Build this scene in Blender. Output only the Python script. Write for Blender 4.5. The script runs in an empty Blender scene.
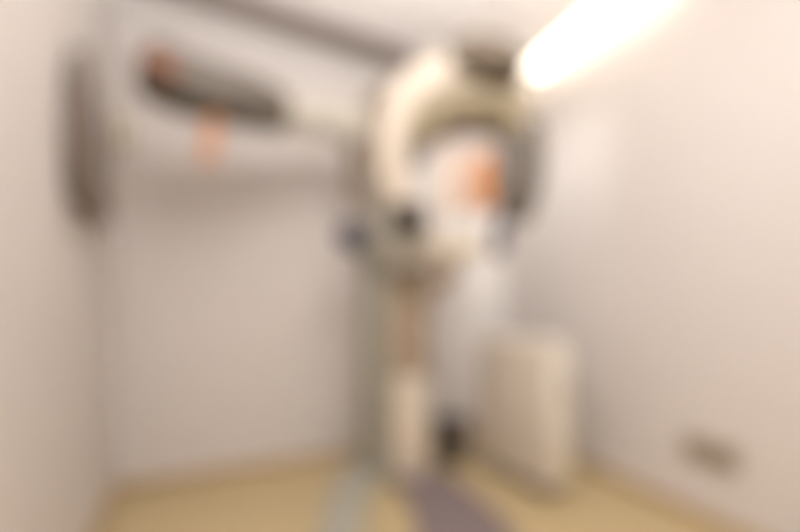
import bpy, bmesh, math, random
from mathutils import Vector, Matrix
random.seed(4)
S = bpy.context.scene
COL = S.collection
F = 369.0            # focal length in pixels of an 800x532 frame
HZ = 310.0           # horizon row
CAM = 0.919          # camera height (m)
CEIL = 2.545         # ceiling height

# ------------------------------------------------------------------ geometry helpers
def P(x, y, Y):
    """world point seen at pixel x, y at depth Y"""
    return Vector(((x - 400) / F * Y, Y, CAM + (HZ - y) / F * Y))

def smooth_pts(pts, sub=6):
    pts = [tuple(p) for p in pts]
    n = len(pts); out = []
    dim = len(pts[0])
    for i in range(n - 1):
        p0 = pts[max(i - 1, 0)]; p1 = pts[i]; p2 = pts[i + 1]; p3 = pts[min(i + 2, n - 1)]
        for k in range(sub):
            t = k / sub
            out.append(tuple(0.5 * (2 * p1[d] + (p2[d] - p0[d]) * t + (2 * p0[d] - 5 * p1[d] + 4 * p2[d] - p3[d]) * t * t
                        + (3 * p1[d] - p0[d] - 3 * p2[d] + p3[d]) * t ** 3) for d in range(dim)))
    out.append(pts[-1])
    return out

def merge(bm, tmp):
    me = bpy.data.meshes.new('tmp'); tmp.to_mesh(me); tmp.free()
    bm.from_mesh(me); bpy.data.meshes.remove(me)

def add_box(bm, c, size, rz=0.0, bevel=0.006, seg=3, rot=None):
    t = bmesh.new(); bmesh.ops.create_cube(t, size=1)
    for v in t.verts: v.co = Vector((v.co.x * size[0], v.co.y * size[1], v.co.z * size[2]))
    if bevel > 0:
        bmesh.ops.bevel(t, geom=t.edges[:], offset=min(bevel, min(size) * .49), segments=seg, profile=.5, affect='EDGES')
    R = rot if rot is not None else Matrix.Rotation(rz, 3, 'Z')
    for v in t.verts: v.co = R @ v.co + Vector(c)
    merge(bm, t)

def rings_mesh(bm, rings, cap=True):
    t = bmesh.new(); vr = [[t.verts.new(p) for p in r] for r in rings]; n = len(rings[0])
    for a, b in zip(vr[:-1], vr[1:]):
        for i in range(n):
            j = (i + 1) % n
            t.faces.new((a[i], a[j], b[j], b[i]))
    if cap:
        t.faces.new(vr[0][::-1]); t.faces.new(vr[-1])
    bmesh.ops.recalc_face_normals(t, faces=t.faces[:])
    merge(bm, t)

def add_tube(bm, pts, r, n=14, sub=6):
    """round tube through 3-D points; r a number or list matched to pts, ends rounded"""
    if not isinstance(r, (list, tuple)): r = [r] * len(pts)
    pr = [(p[0], p[1], p[2], q) for p, q in zip(pts, r)]
    pr = smooth_pts(pr, sub) if len(pr) > 2 else [tuple(pr[0][d] + (pr[1][d] - pr[0][d]) * k / 4 for d in range(4)) for k in range(5)]
    C = [Vector(p[:3]) for p in pr]; R = [p[3] for p in pr]
    rings = []; prev = None
    for i, c in enumerate(C):
        d = (C[min(i + 1, len(C) - 1)] - C[max(i - 1, 0)]).normalized()
        if prev is None:
            u = d.orthogonal().normalized()
        else:
            u = (prev - d * prev.dot(d)).normalized()
        prev = u; w = d.cross(u)
        ring = lambda cc, rr: [cc + (u * math.cos(2 * math.pi * k / n) + w * math.sin(2 * math.pi * k / n)) * rr for k in range(n)]
        if i == 0:
            rings.append(ring(c - d * R[i] * .5, R[i] * .45)); rings.append(ring(c - d * R[i] * .25, R[i] * .85))
        rings.append(ring(c, R[i]))
        if i == len(C) - 1:
            rings.append(ring(c + d * R[i] * .25, R[i] * .85)); rings.append(ring(c + d * R[i] * .5, R[i] * .45))
    rings_mesh(bm, rings)

def add_sweep(bm, pts, across, a, b, power=4.0, n=28, sub=8, cap_round=True):
    """rounded-box section swept along 3-D points; 'across' is the section's depth direction,
    a = half size in the bending plane, b = half depth (numbers or lists)"""
    if not isinstance(a, (list, tuple)): a = [a] * len(pts)
    if not isinstance(b, (list, tuple)): b = [b] * len(pts)
    pr = smooth_pts([(p[0], p[1], p[2], aa, bb) for p, aa, bb in zip(pts, a, b)], sub)
    C = [Vector(p[:3]) for p in pr]; rings = []
    for i, c in enumerate(C):
        d = (C[min(i + 1, len(C) - 1)] - C[max(i - 1, 0)]).normalized()
        v = (across - d * across.dot(d)).normalized(); u = v.cross(d).normalized()
        def ring(cc, s):
            out = []
            for k in range(n):
                th = 2 * math.pi * k / n; ct, st = math.cos(th), math.sin(th)
                x = math.copysign(abs(ct) ** (2 / power), ct) * max(pr[i][3] - s, .002)
                y = math.copysign(abs(st) ** (2 / power), st) * max(pr[i][4] - s, .002)
                out.append(cc + u * x + v * y)
            return out
        q = min(pr[i][3], pr[i][4]) * .35
        if i == 0 and cap_round:
            rings.append(ring(c - d * q, q)); rings.append(ring(c - d * q * .7, q * .3))
        rings.append(ring(c, 0))
        if i == len(C) - 1 and cap_round:
            rings.append(ring(c + d * q * .7, q * .3)); rings.append(ring(c + d * q, q))
    rings_mesh(bm, rings)

def add_lathe(bm, c, prof, n=32, rot=None, cap=True):
    R = rot if rot is not None else Matrix.Identity(3)
    rings = [[R @ Vector((r * math.cos(2 * math.pi * k / n), r * math.sin(2 * math.pi * k / n), z)) + Vector(c) for k in range(n)] for r, z in prof]
    rings_mesh(bm, rings, cap)

def add_prism(bm, outline, z0, z1, bevel=.008):
    t = bmesh.new()
    f = t.faces.new([t.verts.new((p[0], p[1], z0)) for p in outline])
    ex = bmesh.ops.extrude_face_region(t, geom=[f])
    for v in [g for g in ex['geom'] if isinstance(g, bmesh.types.BMVert)]: v.co.z = z1
    bmesh.ops.recalc_face_normals(t, faces=t.faces[:])
    if bevel:
        bmesh.ops.bevel(t, geom=[e for e in t.edges if abs(e.verts[0].co.z - z1) < 1e-6 and abs(e.verts[1].co.z - z1) < 1e-6],
                        offset=bevel, segments=3, profile=.5, affect='EDGES')
    merge(bm, t)

def rounded_outline(pts, sub=6):
    n = len(pts); ext = pts + pts[:3]; out = []
    for i in range(n):
        p0, p1, p2, p3 = (pts[(i + k - 1) % n] for k in range(4))
        for k in range(sub):
            t = k / sub
            out.append(tuple(0.5 * (2 * p1[d] + (p2[d] - p0[d]) * t + (2 * p0[d] - 5 * p1[d] + 4 * p2[d] - p3[d]) * t * t
                        + (3 * p1[d] - p0[d] - 3 * p2[d] + p3[d]) * t ** 3) for d in range(2)))
    return out

def obj(name, bm, mat, parent=None, origin=None, smooth=True):
    me = bpy.data.meshes.new(name)
    if origin is None: origin = parent.location if parent is not None and parent.type == 'EMPTY' else None
    if parent is not None and parent.type == 'MESH': origin = Vector(parent['base'])
    o = Vector(origin) if origin is not None else Vector((0, 0, 0))
    for v in bm.verts: v.co -= o
    bm.to_mesh(me); bm.free(); me.materials.append(mat)
    if smooth:
        for p in me.polygons: p.use_smooth = True
        me.set_sharp_from_angle(angle=math.radians(38))
    ob = bpy.data.objects.new(name, me); COL.objects.link(ob)
    if parent is not None:
        ob.parent = parent
        if parent.type == 'EMPTY': ob['base'] = tuple(o)
        else: ob['base'] = tuple(o)
    else:
        ob.location = o; ob['base'] = tuple(o)
    return ob

def thing(name, label, cat, loc, group=None):
    e = bpy.data.objects.new(name, None); e.location = loc; e.empty_display_size = .1
    COL.objects.link(e); tag(e, label, cat, group); return e

def tag(o, label, cat, group=None):
    o['label'] = label; o['category'] = cat
    if group: o['group'] = group

def struct(name, bm, mat, smooth=False):
    o = obj(name, bm, mat, smooth=smooth); o['kind'] = 'structure'; return o

# ------------------------------------------------------------------ materials
def lin(c): return tuple(((v / 255) / 12.92 if v / 255 <= .04045 else ((v / 255 + .055) / 1.055) ** 2.4) for v in c)

def mat(name, rgb, rough=.5, metal=0.0, noise=0.0, scale=20.0, bump=0.0, coat=0.0, emit=None, strength=0.0, trans=0.0):
    m = bpy.data.materials.new(name); m.use_nodes = True
    nt = m.node_tree; b = nt.nodes['Principled BSDF']
    c = lin(rgb)
    b.inputs['Base Color'].default_value = (*c, 1); b.inputs['Roughness'].default_value = rough
    b.inputs['Metallic'].default_value = metal; b.inputs['Coat Weight'].default_value = coat
    b.inputs['Transmission Weight'].default_value = trans
    if noise or bump:
        tc = nt.nodes.new('ShaderNodeTexCoord'); nz = nt.nodes.new('ShaderNodeTexNoise')
        nz.inputs['Scale'].default_value = scale; nz.inputs['Detail'].default_value = 4
        nt.links.new(tc.outputs['Object'], nz.inputs['Vector'])
        if noise:
            r = nt.nodes.new('ShaderNodeValToRGB')
            r.color_ramp.elements[0].position = .3; r.color_ramp.elements[1].position = .7
            r.color_ramp.elements[0].color = (*[v * (1 - noise) for v in c], 1)
            r.color_ramp.elements[1].color = (*[min(1, v * (1 + noise)) for v in c], 1)
            nt.links.new(nz.outputs['Fac'], r.inputs['Fac']); nt.links.new(r.outputs['Color'], b.inputs['Base Color'])
        if bump:
            bp = nt.nodes.new('ShaderNodeBump'); bp.inputs['Strength'].default_value = bump; bp.inputs['Distance'].default_value = .004
            nt.links.new(nz.outputs['Fac'], bp.inputs['Height']); nt.links.new(bp.outputs['Normal'], b.inputs['Normal'])
    if emit:
        b.inputs['Emission Color'].default_value = (*lin(emit), 1); b.inputs['Emission Strength'].default_value = strength
    return m

M = dict(
    wall=mat('wall_paint', (222, 216, 212), .75, noise=.015, scale=60, bump=.08),
    ceiling=mat('ceiling_paint', (234, 229, 227), .85, noise=.01, scale=40, bump=.05),
    floor=mat('vinyl_floor', (193, 173, 132), .42, noise=.05, scale=45),
    base=mat('vinyl_skirting', (184, 158, 116), .5, noise=.04, scale=45),
    rail=mat('grey_rail', (120, 108, 101), .5, noise=.03),
    cream=mat('cream_enamel', (220, 208, 190), .45, noise=.01, coat=.3),
    white=mat('white_enamel', (238, 232, 218), .35, noise=.01, coat=.2),
    grey=mat('grey_green_paint', (166, 163, 149), .45, noise=.03),
    taupe=mat('taupe_plastic', (168, 150, 128), .45, noise=.03),
    khaki=mat('khaki_plastic', (158, 146, 118), .45, noise=.03),
    dgrey=mat('dark_grey_plastic', (120, 110, 100), .45, noise=.04),
    shade_band=mat('shaded_grey_beige', (138, 123, 107), .45, noise=.03),  # shade of the gantry's left side put into the colour
    head=mat('dark_taupe_grey_plastic', (100, 92, 82), .5, noise=.03),
    silver=mat('pale_grey_plastic', (200, 195, 182), .45, noise=.02),
    bone=mat('beige_padding', (206, 194, 172), .55, noise=.02),
    side=mat('shaded_white_laminate', (214, 203, 188), .5, noise=.02),  # white cabinet toned down, shade on its side put into the colour
    cap=mat('taupe_grey_plastic', (118, 106, 90), .55, noise=.03),
    dark=mat('dark_plastic', (62, 54, 48), .4, noise=.05),
    blue=mat('blue_grey_rubber', (62, 60, 82), .55, noise=.05),
    mauve=mat('mauve_rubber', (124, 111, 111), .6, noise=.05, scale=80, bump=.1),
    pale=mat('pale_orange_plastic', (228, 168, 122), .4, coat=.3, noise=.02),
    orange=mat('orange_plastic', (208, 134, 62), .35, coat=.4, noise=.02),
    brown=mat('orange_brown_plastic', (132, 90, 66), .4, noise=.04),
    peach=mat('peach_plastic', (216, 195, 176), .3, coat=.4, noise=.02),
    apron=mat('lead_vinyl', (116, 104, 95), .55, noise=.06, scale=12, bump=.15),
    metal=mat('brushed_steel', (180, 176, 170), .3, metal=1.0, noise=.03, scale=90),
    socket=mat('beige_socket_plastic', (164, 150, 130), .4, noise=.02),
    hole=mat('socket_hole', (40, 36, 32), .6, noise=.02),
    beige=mat('beige_box_plastic', (196, 184, 156), .45, noise=.02),
    screen=mat('dark_screen_glass', (30, 28, 32), .08, coat=.5, noise=.02),
    bin=mat('black_bin_plastic', (92, 85, 81), .45, noise=.05),
    lamp=mat('lit_tube', (255, 250, 240), .4, noise=.01, emit=(255, 244, 228), strength=3.0),
    fitting=mat('white_lamp_housing', (236, 232, 224), .4, noise=.01),
)

# ------------------------------------------------------------------ room
HT = CAM - 0.045                                   # eye height over the top of the skirting
def ground(x, y):
    Y = HT * F / (y - HZ); return Vector(((x - 400) / F * Y, Y, 0))
R = ground(507, 425); L = ground(113, 484)
dr = Vector((-(245 - 400) / F, -1, 0)); dl = Vector((-(190 - 400) / F, -1, 0))
RE = R + dr * (R.y + 1.3); LE = L + dl * (L.y - .36); LB = Vector((LE.x, -1.3, 0))
def on_wall(A, d, x, y, off=0.0):
    """point on the wall through A with direction d seen at pixel x, y, moved off the wall by off"""
    k = (x - 400) / F
    s = (k * A.y - A.x) / (d.x - k * d.y)
    p = A + d * s
    n = Vector((-d.y, d.x, 0)).normalized()
    if n.dot(Vector((0.1, 1.2, 0)) - p) < 0: n = -n
    q = p + n * off
    return Vector((q.x, q.y, CAM + (HZ - y) / F * p.y))
def wall_normal(A, d):
    n = Vector((-d.y, d.x, 0)).normalized()
    return n if n.dot(Vector((0.1, 1.2, 0)) - A) > 0 else -n
db = (R - L).normalized()

def wall(name, a, b, th=.1):
    d = (b - a).normalized(); n = Vector((-d.y, d.x, 0))
    if n.dot(Vector((.3, .8, 0)) - a) > 0: n = -n
    bm = bmesh.new(); t = bmesh.new()
    pts = [a, b, b + n * th, a + n * th]
    lo = [t.verts.new((p.x, p.y, 0)) for p in pts]; hi = [t.verts.new((p.x, p.y, CEIL)) for p in pts]
    for i in range(4): t.faces.new((lo[i], lo[(i + 1) % 4], hi[(i + 1) % 4], hi[i]))
    t.faces.new(lo); t.faces.new(hi); bmesh.ops.recalc_face_normals(t, faces=t.faces[:]); merge(bm, t)
    struct(name, bm, M['wall'])
    # skirting of folded-up vinyl
    m = -n; bm = bmesh.new(); t = bmesh.new()
    sec = [(0, 0), (.014, 0), (.014, .036), (.008, .045), (0, .045)]
    va = [t.verts.new((a.x + m.x * u, a.y + m.y * u, z)) for u, z in sec]; vb = [t.verts.new((b.x + m.x * u, b.y + m.y * u, z)) for u, z in sec]
    for i in range(5): t.faces.new((va[i], va[(i + 1) % 5], vb[(i + 1) % 5], vb[i]))
    t.faces.new(va); t.faces.new(vb); bmesh.ops.recalc_face_normals(t, faces=t.faces[:]); merge(bm, t)
    struct(name.replace('wall', 'baseboard'), bm, M['base'])
wall('wall_back', L, R); wall('wall_right', R, RE); wall('wall_left', L, LE)
wall('wall_left_rear', LE, LB); wall('wall_front', LB, RE)
out = [L, R, RE, LB, LE]
def slab(name, z0, z1, m):
    bm = bmesh.new(); add_prism(bm, [(p.x, p.y) for p in out], z0, z1, 0); struct(name, bm, m)
slab('floor', -.08, 0, M['floor']); slab('ceiling', CEIL, CEIL + .08, M['ceiling'])
# dark rail along the ceiling over the back wall
bm = bmesh.new(); nb = wall_normal(L, db); ang = math.atan2(db.y, db.x)
hr = CEIL - .035 - CAM
r0 = Vector(((238 - 400) / F * (hr * F / (HZ - 3)), hr * F / (HZ - 3), 0)); r1 = Vector(((396 - 400) / F * (hr * F / (HZ - 56)), hr * F / (HZ - 56), 0))
rd = (r1 - r0).normalized(); a0 = r0 - rd * .42; a1 = r1 + rd * .10
c = (a0 + a1) / 2
add_box(bm, (c.x, c.y, CEIL - .035), ((a1 - a0).length, .075, .07), math.atan2(rd.y, rd.x), .006)
struct('trim_1', bm, M['rail'], True)

# ------------------------------------------------------------------ panoramic x-ray machine
ROOT = Vector((-.06, 2.02, 0))
X = thing('x_ray_machine', 'cream and grey dental panoramic x-ray machine with curved overhead gantry and side arm', 'x-ray machine', ROOT)
DEP = Vector((0.10, 1, 0)).normalized()           # depth direction of the gantry
def G(x, y, Y=1.86): return P(x, y, Y)

# base: light foot to the left, mauve plate to the right
def fl(x, y): Y = CAM * F / (y - HZ); return ((x - 400) / F * Y, Y)
bm = bmesh.new()
add_prism(bm, rounded_outline([fl(352, 466), fl(392, 468), fl(392, 480), fl(376, 492), fl(366, 520), fl(360, 560), fl(318, 566), fl(322, 530), fl(334, 490)], 4), 0, .055, .018)
obj('base_foot', bm, M['grey'], X)
bm = bmesh.new()
add_prism(bm, rounded_outline([fl(394, 476), fl(438, 476), fl(462, 490), fl(494, 515), fl(520, 552), fl(476, 566), fl(424, 560), fl(414, 520), fl(400, 492)], 4), 0, .04, .015)
obj('base_plate', bm, M['mauve'], X)
# column and its covers
cx = -.125; cy = 2.02
bm = bmesh.new(); add_box(bm, (cx - .0, cy + .03, .95), (.175, .16, 1.80), .0, .014); col = obj('column', bm, M['grey'], X)
bm = bmesh.new()
for dx in (-.06, -.02): add_box(bm, (cx + dx, cy - .052, .75), (.010, .006, 1.2), 0, .001)
obj('guide_strip', bm, M['dgrey'], col)
bm = bmesh.new(); add_box(bm, (.052, cy, .035 + .265), (.185, .20, .53), 0, .03, 4); obj('lower_cover', bm, M['cream'], X)
bm = bmesh.new(); add_box(bm, (.050, cy + .01, .875), (.205, .19, .62), 0, .03, 4); car = obj('carriage', bm, M['taupe'], X)
bm = bmesh.new(); add_box(bm, (.042, cy - .095, 1.10), (.15, .05, .13), 0, .02, 4); obj('clamp_housing', bm, M['cap'], car)
bm = bmesh.new(); add_sweep(bm, [P(405, 262, 1.97), P(402, 235, 1.97), P(394, 205, 1.97), P(388, 180, 1.97)], DEP, [.10, .10, .09, .08], .10); obj('neck', bm, M['silver'], X)

# gantry: cream curved arm with an added piece coloured as its shaded left side
bm = bmesh.new()
add_sweep(bm, [G(408, 222), G(399, 190), G(396, 152), G(407, 115), G(436, 92), G(474, 89), G(508, 97), G(530, 110)], DEP,
          [.06, .075, .08, .09, .10, .075, .065, .045], [.13, .15, .16, .17, .17, .17, .15, .11], 4)
gan = obj('gantry_arm', bm, M['cream'], X)
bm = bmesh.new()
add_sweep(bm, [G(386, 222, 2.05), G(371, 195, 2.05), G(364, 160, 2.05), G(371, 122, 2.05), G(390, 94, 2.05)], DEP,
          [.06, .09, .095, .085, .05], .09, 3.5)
obj('shade_cover', bm, M['shade_band'], X)
bm = bmesh.new()
add_sweep(bm, [G(453, 64, 1.74), G(470, 65, 1.74), G(496, 72, 1.74), G(516, 79, 1.74)], DEP, [.055, .078, .082, .06], [.12, .16, .16, .12], 3)
obj('top_cap', bm, M['cap'], X)
# rotating arm below the gantry, tube head to the left, sensor to the right
YA = 1.80
bm = bmesh.new()
add_sweep(bm, [G(416, 146, YA), G(428, 128, YA), G(452, 115, YA), G(482, 112, YA), G(504, 120, YA), G(517, 138, YA)], DEP,
          [.045, .062, .068, .068, .068, .065], [.10, .12, .13, .13, .12, .10], 4)
rot = obj('rotating_arm', bm, M['khaki'], X)
bm = bmesh.new(); add_lathe(bm, G(476, 106, YA), [(.05, -.01), (.10, 0), (.105, .02), (.10, .05), (.06, .06)]); obj('pivot', bm, M['dgrey'], rot)
bm = bmesh.new(); add_sweep(bm, [G(417, 138, YA), G(414, 148, YA), G(412, 160, YA)], DEP, [.05, .055, .045], [.09, .09, .08], 4); th = obj('tube_head', bm, M['dgrey'], X)
bm = bmesh.new(); add_box(bm, G(424, 150, YA), (.02, .05, .05), 0, .006); obj('beam_port', bm, M['dark'], th)
bm = bmesh.new(); add_sweep(bm, [G(519, 133, YA), G(520, 165, YA), G(517, 195, YA), G(515, 216, YA)], DEP, [.095, .10, .095, .075], [.10, .10, .10, .085], 5)
sen = obj('sensor_head', bm, M['head'], X)
bm = bmesh.new(); add_sweep(bm, [G(483, 160, YA - .04), G(483, 185, YA - .04), G(484, 209, YA - .04)], DEP, [.034, .040, .036], .07, 5)
obj('sensor_window', bm, M['orange'], sen)
bm = bmesh.new(); add_box(bm, G(493, 184, YA - .02), (.09, .08, .10), 0, .01); obj('window_mount', bm, M['dgrey'], sen)
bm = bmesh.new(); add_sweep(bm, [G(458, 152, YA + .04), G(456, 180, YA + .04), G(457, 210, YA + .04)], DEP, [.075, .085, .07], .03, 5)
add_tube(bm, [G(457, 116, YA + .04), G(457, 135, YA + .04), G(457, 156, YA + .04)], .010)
obj('glare_plate', bm, M['peach'], X)  # added plate, pale glare beside the orange panel put into its colour
# control box, chin rest, handles
bm = bmesh.new(); add_box(bm, G(409, 219, 1.72), (.15, .06, .15), 0, .015, 4, rot=Matrix.Rotation(.3, 3, 'X')); cp = obj('control_panel', bm, M['dark'], X)
bm = bmesh.new(); c = G(409, 218, 1.682); add_box(bm, c, (.10, .004, .07), 0, .001, 1, rot=Matrix.Rotation(.3, 3, 'X')); obj('screen', bm, M['screen'], cp)
for q in range(3):
    bm = bmesh.new(); c = G(402 + q * 7, 231, 1.694); add_lathe(bm, c, [(.007, 0), (.007, .004), (.004, .006)], 12, Matrix.Rotation(math.pi / 2, 3, 'X')); obj('button', bm, M['grey'], cp)
bm = bmesh.new(); add_sweep(bm, [P(414, 284, 1.93), P(430, 285, 1.86), P(446, 280, 1.80), P(452, 262, 1.77)], Vector((0, 0, 1)), [.04, .035, .035, .03], [.05, .045, .04, .05], 4)
obj('support_arm', bm, M['taupe'], X)
bm = bmesh.new(); add_sweep(bm, [P(428, 246, 1.80), P(452, 250, 1.74), P(478, 247, 1.80)], Vector((0, 0, 1)), [.03, .045, .03], [.045, .05, .045], 3.5)
chin = obj('chin_rest', bm, M['bone'], X)
bm = bmesh.new(); add_tube(bm, [P(452, 246, 1.74), P(452, 228, 1.74), P(450, 214, 1.74)], [.018, .014, .011]); obj('bite_rod', bm, M['beige'], chin)
for s, xx in ((-1, 432), (1, 474)):
    bm = bmesh.new(); add_tube(bm, [P(xx, 246, 1.79), P(xx + s * 2, 225, 1.79), P(xx + s * 1, 206, 1.79)], [.010, .009, .008]); o = obj('temple_support', bm, M['bone'], X)
# left handle carried by a grey bar from the neck, right handle from the chin rest
bm = bmesh.new(); add_tube(bm, [P(398, 246, 1.95), P(378, 244, 1.88), P(360, 240, 1.84)], .022); h1 = obj('handle_bar', bm, M['grey'], X)
bm = bmesh.new(); add_tube(bm, [P(361, 243, 1.84), P(351, 237, 1.83), P(343, 233, 1.82)], [.056, .074, .056], 20); obj('grip', bm, M['blue'], h1)
bm = bmesh.new(); add_tube(bm, [P(474, 252, 1.80), P(490, 256, 1.80), P(499, 252, 1.80), P(500, 246, 1.80)], .016); h2 = obj('handle_bar', bm, M['cream'], X)
bm = bmesh.new(); add_tube(bm, [P(499, 254, 1.80), P(499, 242, 1.80), P(500, 226, 1.80)], [.034, .037, .032], 16); obj('grip', bm, M['blue'], h2)
# side arm with the head unit at its far end
bm = bmesh.new(); add_sweep(bm, [P(378, 132, 2.03), P(340, 122, 1.94), P(306, 116, 1.84), P(274, 110, 1.74)], Vector((.35, .94, 0)), [.085, .075, .07, .065], [.05, .05, .05, .05], 5)
obj('side_arm', bm, M['silver'], X)
bm = bmesh.new()
add_sweep(bm, [P(154, 71, 1.46), P(180, 83, 1.50), P(216, 94, 1.57), P(250, 102, 1.65), P(280, 112, 1.73)], Vector((-.5, .86, 0)),
          [.108, .104, .10, .098, .085], [.09, .11, .11, .10, .08], 4)
ceph = obj('side_head', bm, M['head'], X)
bm = bmesh.new(); add_sweep(bm, [P(151, 62, 1.40), P(163, 68, 1.40), P(176, 75, 1.415)], Vector((-.5, .86, 0)), [.045, .055, .045], [.045, .05, .045], 3)
obj('end_cover', bm, M['brown'], ceph)
bm = bmesh.new(); add_sweep(bm, [P(213, 112, 1.56), P(212, 130, 1.56), P(209, 150, 1.56), P(207, 166, 1.56)], DEP, [.034, .033, .03, .026], [.016, .015, .014, .012], 4)
er = obj('head_positioner', bm, M['pale'], X)
bm = bmesh.new(); add_lathe(bm, P(207.5, 160, 1.535), [(.014, 0), (.014, .012), (.008, .022)], 14, Matrix.Rotation(math.pi / 2, 3, 'X')); obj('ear_plug', bm, M['peach'], er)

# ------------------------------------------------------------------ things around the machine
# slim white cabinet, body coloured darker as if shaded, door lighter as if lit
p0 = Vector((*fl(548, 503), 0)); p1 = Vector((*fl(478, 466), 0)); p2 = Vector((*fl(577, 495), 0))
d1 = (p1 - p0).normalized(); d2 = Vector((d1.y, -d1.x, 0)); w = .17; ln = (p1 - p0).length; hh = .75
cab_c = p0 + d1 * ln / 2 + d2 * w / 2; ca = math.atan2(d1.y, d1.x)
K = thing('cabinet', 'slim low white cabinet standing on the floor to the right of the machine', 'cabinet', cab_c)
bm = bmesh.new(); add_box(bm, cab_c + Vector((0, 0, .03 + hh / 2)), (ln, w, hh - .06), ca, .012); obj('body', bm, M['side'], K)
bm = bmesh.new(); add_box(bm, cab_c + Vector((0, 0, .03)), (ln - .05, w - .04, .06), ca, .004); obj('plinth', bm, M['dgrey'], K)
bm = bmesh.new(); add_box(bm, cab_c + Vector((0, 0, hh + .008)), (ln + .01, w + .01, .022), ca, .006); obj('top', bm, M['white'], K)
bm = bmesh.new(); add_box(bm, cab_c - d1 * (ln / 2 + .008) + Vector((0, 0, .03 + hh / 2)), (.016, w - .012, hh - .09), ca, .004); dd = obj('door', bm, M['white'], K)
bm = bmesh.new(); c = cab_c - d1 * (ln / 2 + .028) + d2 * .05 + Vector((0, 0, .52)); add_tube(bm, [c + Vector((0, 0, -.05)), c + Vector((0, 0, .05))], .005)
for zz in (-.045, .045): add_tube(bm, [c + Vector((0, 0, zz)), c + d1 * .014 + Vector((0, 0, zz))], .004)
obj('handle', bm, M['metal'], dd)
# black bin
bx, by = fl(452, 461)
B = thing('waste_bin', 'small black round bin on the floor between the machine column and the white cabinet', 'bin', (bx, by, 0))
bm = bmesh.new(); add_lathe(bm, (bx, by, 0), [(.085, 0), (.092, .006), (.112, .235), (.118, .24), (.118, .25), (.108, .25), (.104, .235), (.086, .012), (.02, .01)]); obj('bucket', bm, M['bin'], B)
bm = bmesh.new(); add_lathe(bm, (bx, by, .236), [(.100, 0), (.102, .012), (.07, .024), (.015, .03)]); obj('lid', bm, M['dark'], B)
# lead apron hanging on the left wall
nl = wall_normal(L, dl)
top = on_wall(L, dl, 72, 54)
rows = [(69, 77, 54, 56), (65, 83, 76, 76), (64, 89, 100, 102), (63, 95, 130, 135), (64, 100, 160, 172), (66, 101, 188, 205), (70, 100, 210, 231)]
rows = [(xl - 5, xr - 6, yl - 4, yr - 6) for xl, xr, yl, yr in rows]
rows = smooth_pts(rows, 4)
t = bmesh.new(); NU = 22; front = []; back = []
for i, (xl, xr, yl, yr) in enumerate(rows):
    v = i / (len(rows) - 1); fr = []; bk = []
    for k in range(NU + 1):
        u = k / NU
        x = xl + (xr - xl) * u; y = yl + (yr - yl) * u
        edge = min(1, 6 * min(u, 1 - u))
        off = .030 + (.022 * math.sin(u * 13 + .8 * v) * (.3 + .7 * v) + .016) * edge + .02 * v * edge
        fr.append(t.verts.new(on_wall(L, dl, x, y, off))); bk.append(t.verts.new(on_wall(L, dl, x, y, .012)))
    front.append(fr); back.append(bk)
nr = len(rows)
for i in range(nr - 1):
    for k in range(NU):
        t.faces.new((front[i][k], front[i][k + 1], front[i + 1][k + 1], front[i + 1][k]))
        t.faces.new((back[i][k], back[i + 1][k], back[i + 1][k + 1], back[i][k + 1]))
    for k in (0, NU):
        t.faces.new((front[i][k], front[i + 1][k], back[i + 1][k], back[i][k]))
for i in (0, nr - 1):
    for k in range(NU):
        t.faces.new((front[i][k], back[i][k], back[i][k + 1], front[i][k + 1]))
bmesh.ops.recalc_face_normals(t, faces=t.faces[:])
A = thing('lead_apron', 'dark brown protective apron hanging on the left wall', 'apron', top + nl * .03)
bm = bmesh.new(); merge(bm, t); obj('apron_body', bm, M['apron'], A)
bm = bmesh.new()
add_tube(bm, [on_wall(L, dl, 67, 56, .03), on_wall(L, dl, 68, 47, .035), on_wall(L, dl, 73, 46, .035), on_wall(L, dl, 74, 56, .03)], .008); obj('hanging_loop', bm, M['apron'], A)
HK = thing('wall_hook', 'small steel hook on the left wall holding the dark apron', 'hook', on_wall(L, dl, 70.5, 48))
bm = bmesh.new(); a_l = math.atan2(dl.y, dl.x); add_box(bm, on_wall(L, dl, 70.5, 47, .004), (.035, .008, .05), a_l, .002); obj('hook_plate', bm, M['metal'], HK)
bm = bmesh.new(); add_tube(bm, [on_wall(L, dl, 70.5, 48, .006), on_wall(L, dl, 70.5, 51, .035), on_wall(L, dl, 70.5, 48, .055), on_wall(L, dl, 70.5, 44, .058)], .004); obj('hook_prong', bm, M['metal'], HK)
# double socket on the right wall
ar = math.atan2(dr.y, dr.x); nw = wall_normal(R, dr); drn = dr.normalized()
c = on_wall(R, dr, 710, 452, .007)
E = thing('wall_socket', 'beige double electrical socket low on the right wall', 'socket', on_wall(R, dr, 710, 452))
bm = bmesh.new(); add_box(bm, c, (.205, .014, .11), ar, .006); obj('face_plate', bm, M['socket'], E)
for q in (-.05, .05):
    cc = c + drn * q + nw * .010
    bm = bmesh.new(); add_box(bm, cc, (.078, .010, .078), ar, .006); sk = obj('socket_insert', bm, M['socket'], E)
    RR = Matrix.Rotation(ar, 3, 'Z') @ Matrix.Rotation(math.pi / 2, 3, 'X')
    bm = bmesh.new(); add_lathe(bm, cc + nw * .0052, [(.024, -.002), (.024, .001), (.022, .0015)], 24, RR); w_ = obj('socket_well', bm, M['dgrey'], sk)
    bm = bmesh.new()
    for h in (-.009, .009): add_lathe(bm, cc + drn * h + nw * .0072, [(.003, -.001), (.003, .0006)], 10, RR)
    obj('pin_hole', bm, M['hole'], sk)
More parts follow.
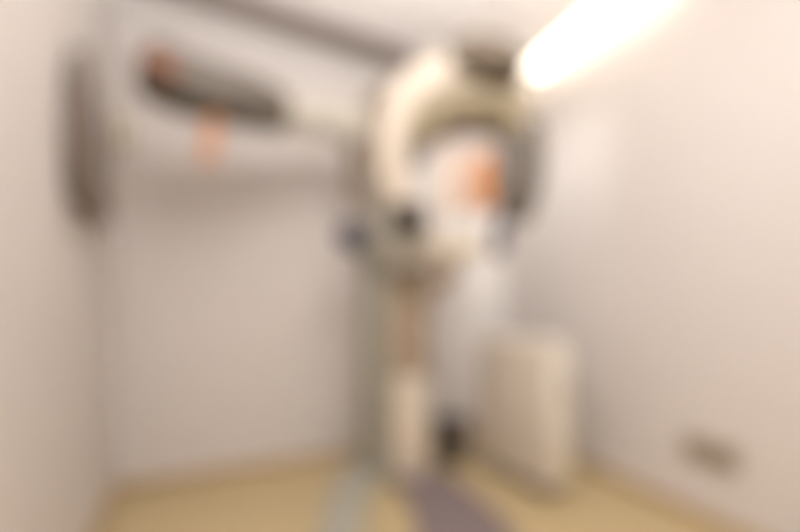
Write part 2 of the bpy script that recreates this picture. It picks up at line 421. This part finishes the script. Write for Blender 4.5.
# two pale boxes on the back wall beside the corner
for nm, lab, x, y, sz in (('wall_box', 'small pale beige box on the back wall beside the left corner, the upper one', 124, 137, (.075, .04, .16)),
                          ('wall_plate', 'small white plate on the back wall beside the left corner, below the beige box', 128, 188, (.08, .014, .08))):
    T = thing(nm, lab, 'wall box', on_wall(L, db, x, y))
    bm = bmesh.new(); add_box(bm, on_wall(L, db, x, y, sz[1] / 2), sz, ang, .008); obj('housing', bm, M['beige' if sz[2] > .1 else 'white'], T)
    bm = bmesh.new(); add_box(bm, on_wall(L, db, x, y, sz[1] + .003), (sz[0] * .5, .008, sz[2] * .5), ang, .003); obj('front_panel', bm, M['white' if sz[2] > .1 else 'beige'], T)

# ------------------------------------------------------------------ tube lamp and added fill lights
s0, s1 = .36, 1.30
q0 = R + dr.normalized() * s0 + nw * .10; q1 = R + dr.normalized() * s1 + nw * .10; qc = (q0 + q1) / 2
LT = thing('tube_light', 'long lit fluorescent tube light along the ceiling edge above the right wall', 'light', (qc.x, qc.y, CEIL))
bm = bmesh.new(); add_box(bm, (qc.x, qc.y, CEIL - .02), (s1 - s0, .15, .04), ar, .006); obj('housing', bm, M['fitting'], LT)
bm = bmesh.new(); add_box(bm, (qc.x, qc.y, CEIL - .065), (s1 - s0 - .05, .125, .06), ar, .026, 5); obj('diffuser', bm, M['lamp'], LT)
for s, q in ((-1, q0), (1, q1)):
    bm = bmesh.new(); c = q - drn * s * .012; add_box(bm, (c.x, c.y, CEIL - .062), (.024, .14, .066), ar, .006); obj('end_cap', bm, M['fitting'], LT)

def area(name, loc, target, size, power, col, spread=180):
    l = bpy.data.lights.new(name, 'AREA'); l.shape = 'RECTANGLE'; l.size, l.size_y = size; l.energy = power; l.color = col; l.spread = math.radians(spread)
    o = bpy.data.objects.new(name, l); o.location = loc
    o.rotation_euler = (Vector(target) - Vector(loc)).to_track_quat('-Z', 'Y').to_euler(); COL.objects.link(o)
area('added_corner_fill', (.84, 1.55, CEIL - .06), (.47, 2.65, 1.15), (.2, .2), 3.4, (1, .985, .97), 72)  # added light, brightens the back right corner, no fitting there
area('added_rear_fill', (.75, -.35, CEIL - .02), (.75, -.35, 0), (.6, .6), 4, (1, .985, .975))  # added unseen light, lifts the room from behind the camera
area('added_bounce_fill', (.20, .30, 1.6), (.10, .42, CEIL), (.35, .35), 56, (1, .985, .975), 135)  # added unseen uplight, brightens the room by way of the ceiling

wd = bpy.data.worlds.new('world'); S.world = wd; wd.use_nodes = True
wd.node_tree.nodes['Background'].inputs['Color'].default_value = (.8, .78, .75, 1); wd.node_tree.nodes['Background'].inputs['Strength'].default_value = .2

# ------------------------------------------------------------------ camera: level, lens shifted, thrown out of focus like the photograph
cd = bpy.data.cameras.new('camera'); cam = bpy.data.objects.new('camera', cd); COL.objects.link(cam)
cam.location = (0, 0, CAM); cam.rotation_euler = (math.pi / 2, 0, 0)
cd.sensor_fit = 'HORIZONTAL'; cd.sensor_width = 36; cd.lens = F / 800 * 36
cd.shift_y = (HZ - 266) / 800; cd.clip_start = .01
BLUR = 39.0                                        # blur disc in pixels
cd.dof.use_dof = BLUR > 0; cd.dof.focus_distance = .05
cd.dof.aperture_fstop = cd.lens / 1000 / (max(BLUR, 1) / F / (1 / .05 - .5))
S.camera = cam
PART_LABELS = dict(sensor_window='orange front panel of the sensor', glare_plate='added peach plate coloured as glare of the orange panel', grip='dark blue-grey rubber grip',
                   head_positioner='pale orange hanging rod', end_cover='orange-brown end cover', top_cap='dark taupe cap',
                   base_plate='mauve-grey base plate', carriage='taupe carriage', control_panel='black control panel')
for o in S.objects:
    n = o.name.split('.')[0]
    if n in PART_LABELS and o.parent is not None: o['label'] = PART_LABELS[n]
    if 'base' in o: del o['base']
S.cycles.use_denoising = True
S.view_settings.view_transform = 'Standard'; S.view_settings.look = 'None'
S.view_settings.gamma = 1; S.view_settings.use_curve_mapping = False
S.view_settings.exposure = 0.25
